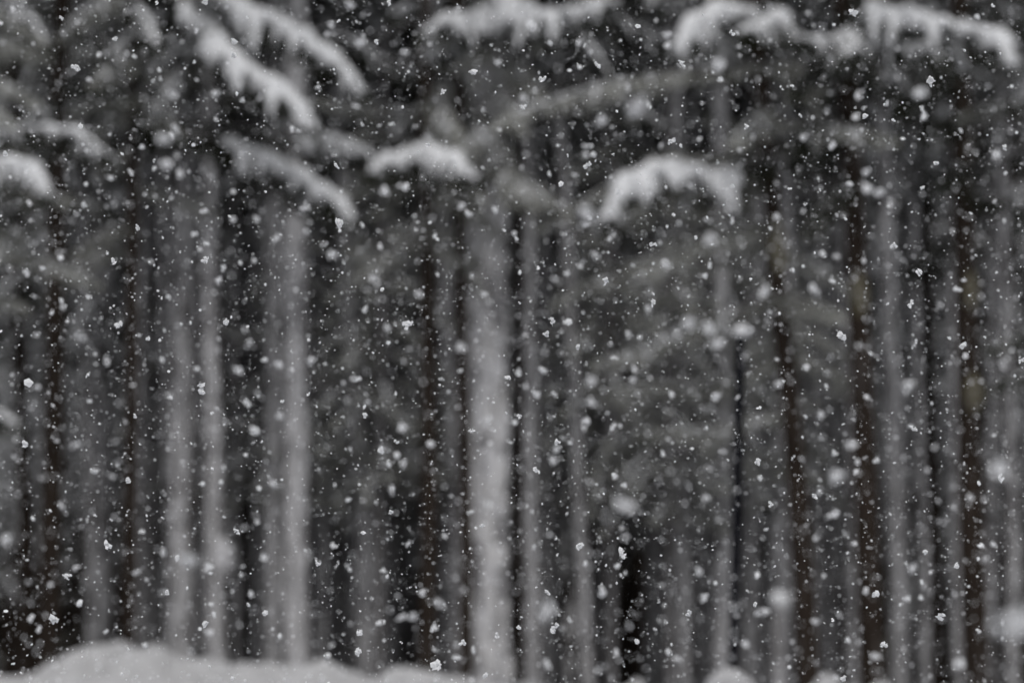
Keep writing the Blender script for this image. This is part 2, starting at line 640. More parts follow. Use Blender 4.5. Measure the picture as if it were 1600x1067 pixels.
# ------------------------------------------------------------------ trees one can tell apart in the photograph
# x at y=1000, x at y=400, width px, depth, bark, crust, key, label
T = [
    (773, 771, 75, 24.0, 'bark_pale', 'heavy', 'C', 'broad pale snow-plastered trunk at the centre of the wood'),
    (725, 721, 21, 23.4, 'bark_dark', None, '', 'thin dark trunk close to the left edge of the broad central trunk'),
    (834, 824, 26, 25.5, 'bark_pale', 'heavy', '', 'slim pale trunk just right of the broad central trunk'),
    (813, 815, 13, 24.7, 'bark_dark', None, '', 'dark slit-thin trunk between the central trunk and its slim pale neighbour'),
    (712, 697, 28, 27.0, 'bark_pale', 'mid', '', 'pale leaning trunk left of the dark trunk beside the central one'),
    (288, 285, 40, 26.0, 'bark_rime', 'mid', '', 'pale grey trunk above the right slope of the big snow hump'),
    (345, 332, 30, 25.0, 'bark_rime', 'mid', 'K', 'pale trunk with a bulging clump of snow stuck to it'),
    (314, 310, 22, 29.0, 'bark_rime', 'thin', '', 'faint grey trunk between two paler trunks at left'),
    (432, 430, 32, 27.0, 'bark_pale', 'heavy', '', 'left one of the close pair of pale trunks at left of centre'),
    (472, 467, 40, 25.0, 'bark_pale', 'heavy', '', 'right and wider one of the close pair of pale trunks at left of centre'),
    (568, 545, 33, 27.5, 'bark_pale', 'mid', '', 'pale trunk leaning right, above the end of the snow bank'),
    (588, 596, 20, 30.0, 'bark_rime', 'thin', '', 'thin grey trunk crossing behind the right-leaning pale trunk'),
    (640, 641, 18, 33.0, 'bark_rime', None, '', 'thin dull trunk halfway between the leaning pale trunk and the central one'),
    (664, 668, 24, 23.2, 'bark_dark', None, 'B', 'brown trunk carrying two short snowy boughs left of the central trunk'),
    (918, 886, 22, 26.0, 'bark_rime', 'mid', '', 'lone grey trunk leaning left, second pale one right of the central trunk'),
    (873, 870, 14, 33.0, 'bark_rime', 'thin', '', 'very thin grey trunk between the central trunk pair and the left-leaning one'),
    (1010, 1014, 18, 31.0, 'bark_rime', 'thin', '', 'thin grey trunk right of the dark gap beyond the left-leaning one'),
    (1070, 1062, 22, 26.0, 'bark_pale', 'mid', '', 'slim pale trunk left of the snow mound, bright near its foot'),
    (1043, 1040, 20, 33.0, 'bark_rime', 'thin', '', 'dim grey trunk behind and left of the slim pale one near the snow mound'),
    (1124, 1128, 32, 26.0, 'bark_pale', 'heavy', '', 'pale trunk standing just left of the dark marker post'),
    (1220, 1222, 44, 28.0, 'bark_pale', 'mid', '', 'wide pale grey trunk behind the snow-capped stub'),
    (1280, 1276, 24, 30.0, 'bark_rime', 'mid', '', 'grey trunk right of the wide pale one behind the stub'),
    (1328, 1322, 28, 28.5, 'bark_rime', 'mid', '', 'grey trunk left of the second dark lichen-marked trunk'),
    (1406, 1386, 26, 26.5, 'bark_rime', 'mid', '', 'pale grey trunk leaning left, brightest of those at the far right'),
    (1497, 1490, 17, 27.0, 'bark_rime', 'mid', '', 'thin pale crooked trunk left of the rightmost lichen-marked trunk'),
    (1255, 1214, 30, 23.0, 'bark_dark', None, 'R1', 'dark trunk with a yellowish lichen patch, nearest right of the marker post'),
    (1364, 1337, 34, 23.0, 'bark_dark', None, 'R2', 'dark trunk with a pale lichen patch, middle one of three at right'),
    (1530, 1512, 34, 23.5, 'bark_dark', None, 'R3', 'dark trunk with olive lichen patches at the far right'),
    (1456, 1450, 24, 28.0, 'bark_dark', None, '', 'dark bare trunk between the middle and the rightmost lichen-marked trunks'),
    (204, 207, 22, 24.0, 'bark_dark', None, 'L1', 'dark trunk bearing the long snow-loaded boughs at upper left'),
    (84, 92, 34, 24.0, 'bark_dark', None, 'L0', 'thick dark trunk at the left, left of the snow hump'),
    (38, 30, 26, 28.0, 'bark_dark', None, '', 'dark trunk nearest the left edge'),
    (165, 160, 40, 32.0, 'bark_rime', 'thin', '', 'wide dim grey trunk behind the snow hump at left'),
    (240, 242, 28, 33.0, 'bark_rime', 'thin', '', 'dim trunk right of the dark trunk with long snowy boughs'),
    (381, 386, 26, 31.0, 'bark_dark', None, '', 'dark trunk between the snow-clump trunk and the close pale pair'),
    (525, 520, 18, 33.0, 'bark_rime', 'thin', '', 'thin grey trunk right of the close pale pair'),
    (612, 606, 20, 34.0, 'bark_dark', None, '', 'dark thin trunk left of the brown trunk with short boughs'),
    (942, 946, 22, 34.0, 'bark_dark', None, '', 'dark trunk right of the left-leaning grey one'),
    (984, 990, 20, 36.0, 'bark_dark', None, '', 'dark trunk in the gap left of the thin grey one, right of centre'),
    (1176, 1182, 30, 27.5, 'bark_rime', 'mid', '', 'grey trunk seen just right of the marker post'),
    (1576, 1570, 26, 29.0, 'bark_rime', 'thin', '', 'grey trunk nearest the right edge'),
    (-150, -140, 40, 22.5, 'bark_dark', None, 'L2', 'spruce outside the left edge whose drooping snowy boughs reach into the picture'),
    (1725, 1715, 40, 22.5, 'bark_dark', None, 'R4', 'spruce outside the right edge whose dusted bough ends reach into the picture'),
]
for xb, xt, wpx, Y, bark, crust in ((262, 257, 18, 29, 'bark_rime', 'mid'), (372, 366, 17, 30, 'bark_rime', 'thin'), (404, 400, 16, 31, 'bark_rime', 'mid'), (500, 497, 18, 29, 'bark_pale', 'mid'),
                                   (546, 562, 16, 31, 'bark_rime', 'mid'), (622, 618, 15, 31, 'bark_rime', 'thin'), (689, 688, 16, 30, 'bark_rime', 'mid'), (858, 851, 17, 29, 'bark_pale', 'mid'),
                                   (951, 940, 17, 30, 'bark_rime', 'thin'), (1096, 1091, 20, 29, 'bark_pale', 'mid'), (1152, 1160, 18, 30, 'bark_rime', 'mid'), (1302, 1300, 17, 31, 'bark_rime', 'mid'),
                                   (1440, 1430, 20, 30, 'bark_rime', 'mid'), (1546, 1549, 18, 31, 'bark_rime', 'thin'), (1030, 1024, 15, 30, 'bark_rime', 'mid'), (1196, 1192, 17, 30, 'bark_pale', 'mid'),
                                   (1250, 1251, 18, 31, 'bark_rime', 'mid'), (222, 226, 17, 30, 'bark_rime', 'thin'), (140, 132, 16, 31, 'bark_rime', 'thin'), (455, 449, 15, 30, 'bark_rime', 'mid'),
                                   (322, 326, 16, 31, 'bark_pale', 'mid'), (605, 612, 14, 30, 'bark_pale', 'thin')):
    T.append((xb, xt, wpx, Y, bark, crust, '', 'slim snow-streaked second-row trunk ' + beside(xb)))
ROOT = {}
AX = {}
occupied = []
for i, (xb, xt, wpx, Y, bark, crust, key, label) in enumerate(T):
    if crust and Y > 24:
        Y = 24 + (Y - 24) * 0.5
    if bark == 'bark_dark' and key in ('R1', 'R2', 'R3'):
        wpx *= 1.2
    p0, p1 = at(xb, 1000, Y), at(xt, 400, Y)
    d = (p1 - p0).normalized()
    foot, d = place(d, p0)
    rad = wpx * pxm(Y) / 2 * 1.08
    if crust:
        rad *= 0.93
    front = Y < 24.5
    crown = CROWN_HIGH[i % 2] if Y < 28 else CROWN_MID[i % 2]
    r = tree('spruce_tree', label, 'tree', foot, d, rad, bark, crust, crown, i, not front or key == '', ndl='needles',
             cz=(1.2 if front else 0.0))
    occupied.append((foot.x, foot.y))
    if key:
        ROOT[key] = r
        AX[key] = (foot, d, Y, rad)


def trunk_pt(key, py):
    foot, d, Y, rad = AX[key]
    lo, hi = 0.0, 15.0
    for _ in range(30):
        m = (lo + hi) / 2
        if to_px(foot + d * m)[1] > py:
            lo = m
        else:
            hi = m
    return foot + d * lo


# ------------------------------------------------------------------ boughs one can tell apart
# owner, y at the trunk, points, depth change at tip, snow width px, snow, where the snow starts, needle material, label
B = [
    ('L1', -140, [(240, -80), (340, -8), (430, 35), (510, 85), (570, 146)], -1.6, 42, 1.0, 0.25, 0),
    ('L1', -60, [(250, -20), (322, 40), (348, 82), (400, 120), (450, 152), (490, 202)], -2.0, 48, 1.0, 0.25, 0),
    ('L1', 190, [(270, 200), (380, 232), (450, 265), (520, 310), (551, 344)], -1.8, 44, 1.0, 0.35, 0),
    ('L1', 215, [(300, 215), (420, 250), (460, 288), (484, 334)], -1.2, 26, 0.8, 0.5, 0),
    ('L1', 175, [(300, 190), (400, 205), (490, 222), (545, 230), (594, 254)], -0.8, 38, 0.9, 0.55, 0),
    ('L1', -10, [(212, 5), (235, 40), (246, 78)], -1.2, 24, 0.6, 0.3, 0),
    ('L1', 90, [(215, 98), (260, 102), (322, 132)], 0.9, 26, 0.5, 0.2, 1),
    ('L1', 30, [(230, 35), (290, 66), (324, 104)], 0.8, 24, 0.5, 0.3, 1),
    ('L1', 150, [(190, 158), (130, 162), (92, 190)], 0.8, 24, 0.4, 0.3, 1),
    ('L1', 5, [(180, 10), (140, 15), (100, 42)], 0.8, 24, 0.4, 0.3, 1),
    ('L1', 70, [(180, 75), (110, 76), (40, 98)], 0.6, 24, 0.4, 0.3, 1),
    ('L2', 200, [(-60, 200), (0, 205), (60, 203), (122, 213), (177, 248)], -1.0, 36, 0.7, 0.3, 0),
    ('L2', 240, [(-60, 255), (0, 258), (50, 266), (76, 310)], -1.8, 42, 0.9, 0.3, 0),
    ('L2', 600, [(-70, 630), (0, 648), (30, 670)], -1.5, 26, 0.6, 0.4, 0),
    ('L2', -10, [(-40, 5), (20, 14), (52, 36), (74, 74)], -0.6, 30, 0.5, 0.3, 0),
    ('L2', 440, [(-80, 450), (0, 465), (40, 480)], 0.5, 22, 0.15, 0.3, 1),
    ('C', -60, [(785, -30), (805, 10), (862, 28), (930, 16), (962, 4)], -1.8, 46, 0.95, 0.2, 0),
    ('C', 0, [(758, 18), (735, 30), (700, 36), (662, 52)], -1.6, 44, 0.9, 0.2, 0),
    ('C', 50, [(745, 62), (710, 76), (674, 94)], -0.9, 24, 0.6, 0.4, 0),
    ('C', -30, [(735, -15), (660, 8), (606, 24)], -0.8, 30, 0.5, 0.3, 0),
    ('C', 120, [(750, 145), (650, 172), (560, 166), (488, 156)], 0.7, 30, 0.3, 0.3, 1),
    ('C', 170, [(735, 190), (680, 215), (640, 232)], -0.8, 26, 0.2, 0.3, 1),
    ('C', 180, [(776, 220), (790, 270), (800, 320)], -1.3, 34, 0.05, 0.2, 1),
    ('C', 200, [(755, 240), (742, 290), (735, 335)], -1.0, 30, 0.05, 0.2, 1),
    ('C', 220, [(790, 250), (840, 290), (880, 330)], -0.8, 26, 0.05, 0.3, 1),
    ('B', 225, [(672, 236), (705, 250), (742, 282)], -1.8, 38, 0.95, 0.05, 0),
    ('B', 228, [(660, 240), (615, 250), (580, 270)], -1.7, 36, 0.9, 0.1, 0),
    ('B', 330, [(650, 360), (600, 400), (560, 430)], -0.6, 26, 0.15, 0.3, 1),
    ('R1', 240, [(1180, 258), (1120, 278), (1060, 268), (1010, 276), (972, 302), (944, 347)], -2.2, 54, 1.0, 0.28, 0),
    ('R1', 95, [(1160, 106), (1060, 116), (1000, 124), (930, 138), (850, 162), (778, 192)], -1.4, 26, 0.6, 0.45, 2),
    ('R1', 215, [(1130, 240), (1000, 270), (900, 322), (838, 353)], 0.6, 24, 0.3, 0.3, 1),
    ('R1', 370, [(1150, 400), (1010, 430), (930, 442), (868, 472)], 0.8, 28, 0.35, 0.2, 1),
    ('R1', 455, [(1180, 475), (1080, 508), (1010, 548), (928, 566)], -1.0, 30, 0.5, 0.35, 1),
    ('R1', 640, [(1170, 660), (1080, 672), (998, 677)], 0.7, 24, 0.3, 0.2, 1),
    ('R1', 10, [(1190, 22), (1130, 22), (1090, 38), (1058, 78)], -1.8, 50, 1.0, 0.3, 0),
    ('R1', 5, [(1215, 20), (1190, 42), (1158, 52)], -1.9, 34, 0.85, 0.3, 0),
    ('R1', 500, [(1225, 515), (1195, 532), (1168, 548)], 0.9, 24, 0.5, 0.2, 1),
    ('R1', 560, [(1150, 590), (1060, 600), (960, 610)], 1.2, 24, 0.2, 0.2, 1),
    ('R2', 20, [(1330, 40), (1310, 62), (1270, 66), (1236, 60)], -1.3, 32, 0.75, 0.3, 0),
    ('R2', 25, [(1350, 45), (1390, 70), (1440, 78), (1474, 94)], -1.4, 36, 0.75, 0.2, 0),
    ('R2', 30, [(1340, 55), (1330, 75), (1318, 88)], -1.6, 30, 0.6, 0.3, 0),
    ('R2', -60, [(1345, -15), (1375, 18), (1430, 30), (1500, 48), (1558, 62), (1582, 104)], -1.9, 48, 1.0, 0.28, 0),
    ('R3', -60, [(1525, -30), (1560, 15), (1602, 52)], 0.6, 28, 0.5, 0.3, 1),
    ('R4', 110, [(1660, 138), (1600, 155), (1550, 165), (1498, 184)], 0.5, 26, 0.3, 0.3, 1),
    ('R4', 470, [(1660, 500), (1600, 520), (1543, 548)], 0.5, 22, 0.35, 0.3, 1),
    ('R4', 540, [(1640, 560), (1590, 585), (1552, 608)], 0.7, 20, 0.25, 0.3, 1),
]
RB = random.Random(303)
for key, xc, ya, yb, cnt, lo, hi in (('C', 770, -20, 290, 14, 30, 90), ('B', 668, 60, 420, 9, 40, 110), ('L1', 207, -60, 420, 10, 40, 150), ('R1', 1214, 60, 560, 12, 60, 200),
                                     ('R2', 1337, -40, 300, 7, 40, 150), ('R3', 1512, -60, 380, 8, 40, 150), ('L0', 92, -40, 380, 11, 40, 130), ('L2', -140, -60, 420, 8, 150, 290)):
    for k in range(cnt):
        y0 = ya + (yb - ya) * (k + RB.random()) / cnt
        sx = (1 if key == 'L2' else RB.choice((-1, 1))) * RB.uniform(lo, hi)
        dr = RB.uniform(25, 80)
        B.append((key, y0, [(xc + sx * 0.35, y0 + dr * 0.1), (xc + sx * 0.7, y0 + dr * 0.45), (xc + sx, y0 + dr)], RB.uniform(-1.4, 0.9), RB.uniform(22, 34),
                  RB.uniform(0.0, 0.16) * (0.3 if key in ('R2', 'R3') else 1) + (0.15 if key[0] == 'L' else 0), 0.3, 0 if key in ('R2', 'R3') else 1))
for i, (key, y0, pts, dy, wpx, snow, s0, rime) in enumerate(B):
    rnd = random.Random(700 + i)
    root = ROOT[key]
    inv = Matrix.LocRotScale(root.location, root.rotation_euler, None).inverted()
    Yt = AX[key][2]
    a = trunk_pt(key, y0)
    n = len(pts)
    P = [a] + [at(x, y, a.y + dy * (k + 1) / n) for k, (x, y) in enumerate(pts)]
    P = [inv @ p for p in P]
    L = sum((P[k + 1] - P[k]).length for k in range(n))
    wd, nd, sn = MB(), MB(), MB()
    wm = wpx * pxm(Yt + dy / 2) * 0.80
    if rime:      # feathery rimed bough, little lying snow
        bough(wd, nd, sn, P, wm, 0.26, rnd, max(8, int(L / 0.075)), 44, 0.06, 0.006, s0, snow * 0.8, 0.8, 6, axis=0.22 if rime == 1 else 0.27)
    else:
        bough(wd, nd, sn, P, wm, wm * 1.7 + 0.07, rnd, max(8, int(L / 0.075)), 44, 0.08, 0.007, s0, snow, 1.3, 8)
    bo = obj('bough', wd.mesh('bough'), M['twig'], root)
    tag(obj('needles', nd.mesh('needles', False), M['hoar' if rime and key in ('C', 'R1', 'B', 'L1', 'L2') else ('needles_rime' if rime else 'needles')], bo), kind='stuff')
    if sn.v:
        tag(obj('snow_load', sn.mesh('snow_load'), M['snow'], bo), kind='stuff')

# ------------------------------------------------------------------ snow clump on the trunk, lichen patches
def blob_mesh(name, r, seed, lump=0.35, sub=3, freq=1.6):
    import bmesh
    bm = bmesh.new()
    bmesh.ops.create_icosphere(bm, subdivisions=sub, radius=1.0)
    for v in bm.verts:
        k = 1 + lump * noise.noise(v.co * freq + Vector((seed, 0, 0))) + 0.12 * noise.noise(v.co * 4 + Vector((seed, 3, 0)))
        v.co = Vector((v.co.x * r[0], v.co.y * r[1], v.co.z * r[2])) * k
    me = bpy.data.meshes.new(name)
    bm.to_mesh(me)
    bm.free()
    me.polygons.foreach_set('use_smooth', [True] * len(me.polygons))
    return me


def on_root(key, p):
    r = ROOT[key]
    return Matrix.LocRotScale(r.location, r.rotation_euler, None).inverted() @ p


p = at(346, 872, AX['K'][2] - 0.06)
o = obj('snow_clump', blob_mesh('snow_clump', (0.10, 0.09, 0.22), 4.0), M['crust'], ROOT['K'])
o.location = on_root('K', p)


def patch(key, py, hpx, wfrac, seed):
    foot, d, Y, rad = AX[key]
    c = on_root(key, trunk_pt(key, py))
    h = hpx * pxm(Y)
    mb = MB()
    n, m = 12, 9
    for i in range(n):
        z = c.z + h * (i / (n - 1) - 0.5)
        t = (z + 0.4) / TRUNK_H
        e = math.sin(math.pi * i / (n - 1))
        for k in range(m):
            u = k / (m - 1) * 2 - 1
            aa = math.radians(-90 + 62 * u * wfrac * (0.25 + 0.75 * e) * (1 + 0.3 * noise.noise(Vector((z * 6, u, seed)))))
            edge = (1 - u * u) * e
            r = rad * (1 + (TRUNK_TOP - 1) * t) * 1.02 + 0.022 * edge - 0.006 + rad * 0.12
            mb.v.append((r * math.cos(aa), r * math.sin(aa), z))
    for i in range(n - 1):
        for k in range(m - 1):
            mb.f.append((i * m + k, i * m + k + 1, (i + 1) * m + k + 1, (i + 1) * m + k))
    obj('lichen_patch', mb.mesh('lichen_patch'), M['lichen'], ROOT[key])


patch('R1', 385, 90, 0.9, 1)
patch('R2', 462, 70, 0.8, 2)
patch('R3', 455, 60, 0.6, 3)
patch('R3', 615, 60, 0.8, 4)

# ------------------------------------------------------------------ marker post, snow-capped stub, snow mounds
def lathe_post():
    Y = 13.0
    a, b = at(1145, 1020, Y), at(1158, 526, Y)
    d = (b - a).normalized()
    a = a - d * ((a.z - ground_z(a.x, Y)) / d.z + 0.2)
    root = bpy.data.objects.new('marker_post', None)
    C.objects.link(root)
    root.location = a
    tag(root, 'thin dark post with a round cap of snow on top', 'post')
    mb = MB()
    L = (b - a)
    n = 24
    tube(mb, [L * (k / (n - 1)) for k in range(n)], [0.026 if k else 0.029 for k in range(n)], 12, 1, 0.12, 5)
    obj('pole', mb.mesh('pole'), M['post'], root)
    mb = MB()
    tube(mb, [L * 0.985, L * 0.992, L * 1.0, L * 1.004], [0.027, 0.031, 0.031, 0.027], 12)
    obj('finial', mb.mesh('finial'), M['post'], root)
    o = obj('snow_cap', blob_mesh('snow_cap', (0.043, 0.043, 0.040), 2.0, 0.12), M['snow'], root)
    o.location = L + Vector((0.003, 0, 0.028))
    rnd = random.Random(4)
    for k in range(2):
        t = rnd.uniform(0.35, 0.95)
        o = obj('snow_spot', blob_mesh('snow_spot', (0.014, 0.010, rnd.uniform(0.012, 0.03)), k * 3.1, 0.4, 2), M['snow'], root)
        o.location = L * t + Vector((rnd.uniform(-0.012, 0.012), -0.019, 0))


lathe_post()


def stub():
    Y = 21.5
    a, b = at(1216, 1060, Y), at(1217, 942, Y)
    a = Vector((a.x, Y, ground_z(a.x, Y) - 0.2))
    L = b - a
    root = bpy.data.objects.new('broken_stub', None)
    C.objects.link(root)
    root.location = a
    tag(root, 'pale broken stub with a slanting lump of snow on top', 'stub')
    mb = MB()
    n = 12
    tube(mb, [L * (k / (n - 1)) for k in range(n)], [0.056 - 0.010 * k / n for k in range(n)], 12, 1, 0.25, 6)
    obj('stem', mb.mesh('stem'), M['bark_pale'], root)
    mb = MB()
    tube(mb, [L * (k / (n - 1)) + Vector((0.005, -0.018, 0)) for k in range(n)], [0.050 - 0.010 * k / n for k in range(n)], 12, 1, 0.5, 9)
    obj('snow_crust', mb.mesh('snow_crust'), M['crust_thin'], root)
    o = obj('snow_cap', blob_mesh('snow_cap', (0.072, 0.07, 0.085), 7.0, 0.4), M['snow'], root)
    o.location = L + Vector((0.005, 0, 0.02))
    o.rotation_euler = (0, -0.6, 0)


stub()


def mound(px, py, Y, r0, seed, label):
    """a steep heap of snow, widening to the ground"""
    p = at(px, py, Y)
    H = p.z - ground_z(p.x, Y) + 0.05
    mb = MB()
    rings, seg = 30, 36
    for i in range(rings):
        h = H * (i / (rings - 1)) ** 1.6
        r = r0 * min((h / 0.07) ** 0.5, 1 + max(0, h - 0.07) * 3.2) if h < 1.5 else 0
        for k in range(seg):
            a = 6.2832 * k / seg
            q = Vector((math.cos(a) * 1.5 + seed, math.sin(a) * 1.5, h * 5))
            rr = r * (1 + 0.28 * noise.noise(q) + 0.14 * noise.noise(q * 2.6))
            mb.v.append((rr * math.cos(a), rr * math.sin(a), -h + 0.02 * noise.noise(q * 1.7)))
    for i in range(rings - 1):
        for k in range(seg):
            k2 = (k + 1) % seg
            mb.f.append((i * seg + k, (i + 1) * seg + k, (i + 1) * seg + k2, i * seg + k2))
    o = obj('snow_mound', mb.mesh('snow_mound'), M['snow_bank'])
    o.location = p
    tag(o, label, 'snow mound')


mound(1140, 1044, 12.85, 0.115, 1.0, 'rounded heap of snow at the bottom edge round the marker post')
mound(1294, 1054, 17.3, 0.10, 5.0, 'small snow lump at the bottom edge right of the stub')

# ------------------------------------------------------------------ young spruces and saplings
ZONES = [(150, 'by the left edge'), (400, 'behind the trunks at left'), (640, 'left of the brown trunk with short boughs'), (790, 'around the broad central trunk'),
         (1000, 'right of the broad central trunk'), (1180, 'behind the marker post'), (1420, 'behind the lichen-marked trunks'), (9999, 'by the right edge')]


def zone(px):
    for a, s in ZONES:
        if px < a:
            return s


YS = [(610, 29.5, 1.0, 'young dusted spruce between the leaning pale trunk and the brown trunk'), (520, 33, 1.1, 'young dusted spruce behind the close pale pair of trunks'),
      (1035, 29.5, 1.05, 'young dusted spruce left of the marker post, right of the dark gap'), (1120, 31, 1.1, 'young dusted spruce right behind the marker post'),
      (955, 33, 1.0, 'young dusted spruce right of the left-leaning grey trunk'), (330, 34, 1.1, 'young dusted spruce behind the snow-clump trunk'),
      (1180, 33, 1.2, 'young dusted spruce left of the wide pale trunk by the stub'), (790, 36, 1.2, 'young dusted spruce showing behind the broad central trunk')]
NEAR_YOUNG = {}
for px, Y, sc_, lab in ((478, 26.3, 1.0, 'slender rimed spruce just behind the close pale pair'), (598, 25.2, 0.95, 'slender rimed spruce right of the right-leaning pale trunk'),
                        (675, 26.6, 1.05, 'slender rimed spruce close behind the brown trunk'), (955, 25.4, 1.0, 'slender rimed spruce under the arched snowy bough'),
                        (1048, 24.8, 0.92, 'slender rimed spruce left of the marker post'), (1140, 25.3, 0.98, 'slender rimed spruce close behind the marker post'),
                        (1205, 26.5, 1.05, 'slender rimed spruce right of the marker post'), (330, 27.5, 1.0, 'slender rimed spruce behind the snow-clump trunk')):
    NEAR_YOUNG[len(YS)] = 1
    YS.append((px, Y, sc_, lab))
YR = random.Random(808)
for k in range(13):
    px = YR.choice((YR.uniform(360, 720), YR.uniform(860, 1240), YR.uniform(380, 700), YR.uniform(240, 400), YR.uniform(880, 1200), YR.uniform(1220, 1420)))
    Y = YR.uniform(29, 38)
    if any(abs(px - q[0]) < 28 and abs(Y - q[1]) < 2.5 for q in YS):
        continue
    YS.append((px, Y, YR.uniform(0.8, 1.15), None))
for i, (px, Y, s, label) in enumerate(YS):
    label = label or 'young dusted spruce %s, %s' % (beside(px), 'near' if Y < 30 else 'further back')
    x = at(px, 600, Y).x
    f = Vector((x, Y, ground_z(x, Y)))
    r = tree('young_spruce', label, 'tree', f, UP, 0.06, 'bark_rime', None, (CROWN_SPRAY if i in NEAR_YOUNG else CROWN_YOUNG)[i % 2], i, False, ndl='hoar' if 300 < px < 1260 else 'needles_rime')
    r.scale = (s, s, s)
    occupied.append((x, Y))

n_sap = 0
tries = 0
while n_sap < 46 and tries < 4000:
    tries += 1
    Y = R.uniform(27, 44)
    px = R.uniform(-60, 1660)
    x = at(px, 600, Y).x
    if any((x - a) ** 2 + (Y - b) ** 2 < 0.5 for a, b in occupied):
        continue
    if (px < 230 or px > 1440) and R.random() < 0.7:
        continue
    v = R.randrange(3)
    r = bpy.data.objects.new('sapling', None)
    C.objects.link(r)
    r.location = (x, Y, ground_z(x, Y))
    r.rotation_euler = (R.uniform(-.05, .05), R.uniform(-.05, .05), R.uniform(0, 6.28))
    s = R.uniform(0.85, 1.25)
    r.scale = (s, s, s)
    lab = '%s leafless sapling %s, %s' % ('tall' if v != 1 else 'small', beside(px), 'near' if Y < 35 else 'far')
    tag(r, lab, 'sapling', 'leafless saplings under the spruces')
    obj('stem', SAPLINGS[v][0], M['twig'], r)
    tag(obj('snow_load', SAPLINGS[v][1], M['snow'], r), kind='stuff')
    occupied.append((x, Y))
    n_sap += 1

# ------------------------------------------------------------------ the wood behind
n_t = 0
tries = 0
while n_t < 165 and tries < 20000:
    tries += 1
    Y = 29 + 55 * (R.random() ** 0.9)
    half = Y * 0.2118 + 1.2
    x = R.uniform(-half, half)
    if any((x - a) ** 2 + (Y - b) ** 2 < 1.7 for a, b in occupied):
        continue
    px = 800 + x / Y * FPX
    q = R.random()
    edge = abs(px - 780) / 820  # towards the sides more trunks turn dark, standing in for the shade there
    bark, crust = ('bark_dark', None) if q < 0.52 + 0.38 * edge else (('bark_rime', None) if q < 0.72 + 0.2 * edge else ('bark_rime', 'thin' if R.random() < .6 else 'mid'))
    look = 'dark' if bark == 'bark_dark' else ('snow-streaked' if crust else 'grey rimed')
    depth = 'nearer' if Y < 42 else ('deep' if Y < 60 else 'farthest')
    lab = '%s %s trunk %s' % (depth, look, beside(px))
    d = Vector((R.gauss(0, 0.03), R.gauss(0, 0.03), 1)).normalized()
    deep = Y > 44  # deep trunks lose their rime: shade of the inner wood put into bark
    tree('spruce_tree', lab, 'tree', Vector((x, Y, ground_z(x, Y))), d, R.uniform(0.09, 0.20), bark if not deep else 'bark_dark', crust if px > 230 else None, (CROWN_MID if Y < 46 else CROWN_FAR)[n_t % 2], n_t, Y < 46,
         group='spruces of the wood behind', ndl='needles_rime' if not deep and px > 300 and R.random() < .6 - .5 * edge else 'needles', cz=R.uniform(-0.8, 1.0) + (0.045 * (Y - 30)), snowy=not (px < 260 or (deep and R.random() < .5)))  # far left: snow and rime left off to put its shade into colour
    occupied.append((x, Y))
    n_t += 1


# far wood on the rising slope: reads as one mass
def far_wood():
    rnd = random.Random(5)
    wd = MB()
    for i in range(420):
        y = rnd.uniform(86, 140)
        x = rnd.uniform(-y * 0.33, y * 0.33)
        z = ground_z(x, y)
        h = rnd.uniform(12, 19)
        tube(wd, [Vector((x, y, z - 0.3)), Vector((x + rnd.uniform(-.2, .2), y, z + h * 0.5)), Vector((x, y, z + h))], [0.18, 0.13, 0.03], 5)
        z0 = rnd.uniform(1.0, 3.5)
        for k in range(130):
            t = rnd.random() ** 1.3
            zz = z0 + (h - z0) * t
            L = 2.0 * (1 - t) ** 0.8 + 0.25
            a = rnd.uniform(0, 6.283)
            d = Vector((math.cos(a), math.sin(a), 0))
            e = Vector((-d.y, d.x, 0)) * 0.32
            p = Vector((x, y, z + zz))
            q = p + d * L - UP * L * rnd.uniform(.1, .5)
            m = p.lerp(q, 0.5) + UP * 0.12
            b = len(wd.v)
            wd.v += [tuple(p), tuple(m - e), tuple(q), tuple(m + e - UP * 0.15)]
            wd.f += [(b, b + 1, b + 2), (b, b + 2, b + 3)]
    o = obj('far_wood', wd.mesh('far_wood', False), M['needles'])
    tag(o, 'far dusky spruce wood filling the gaps between trunks', 'woodland', kind='stuff')


far_wood()

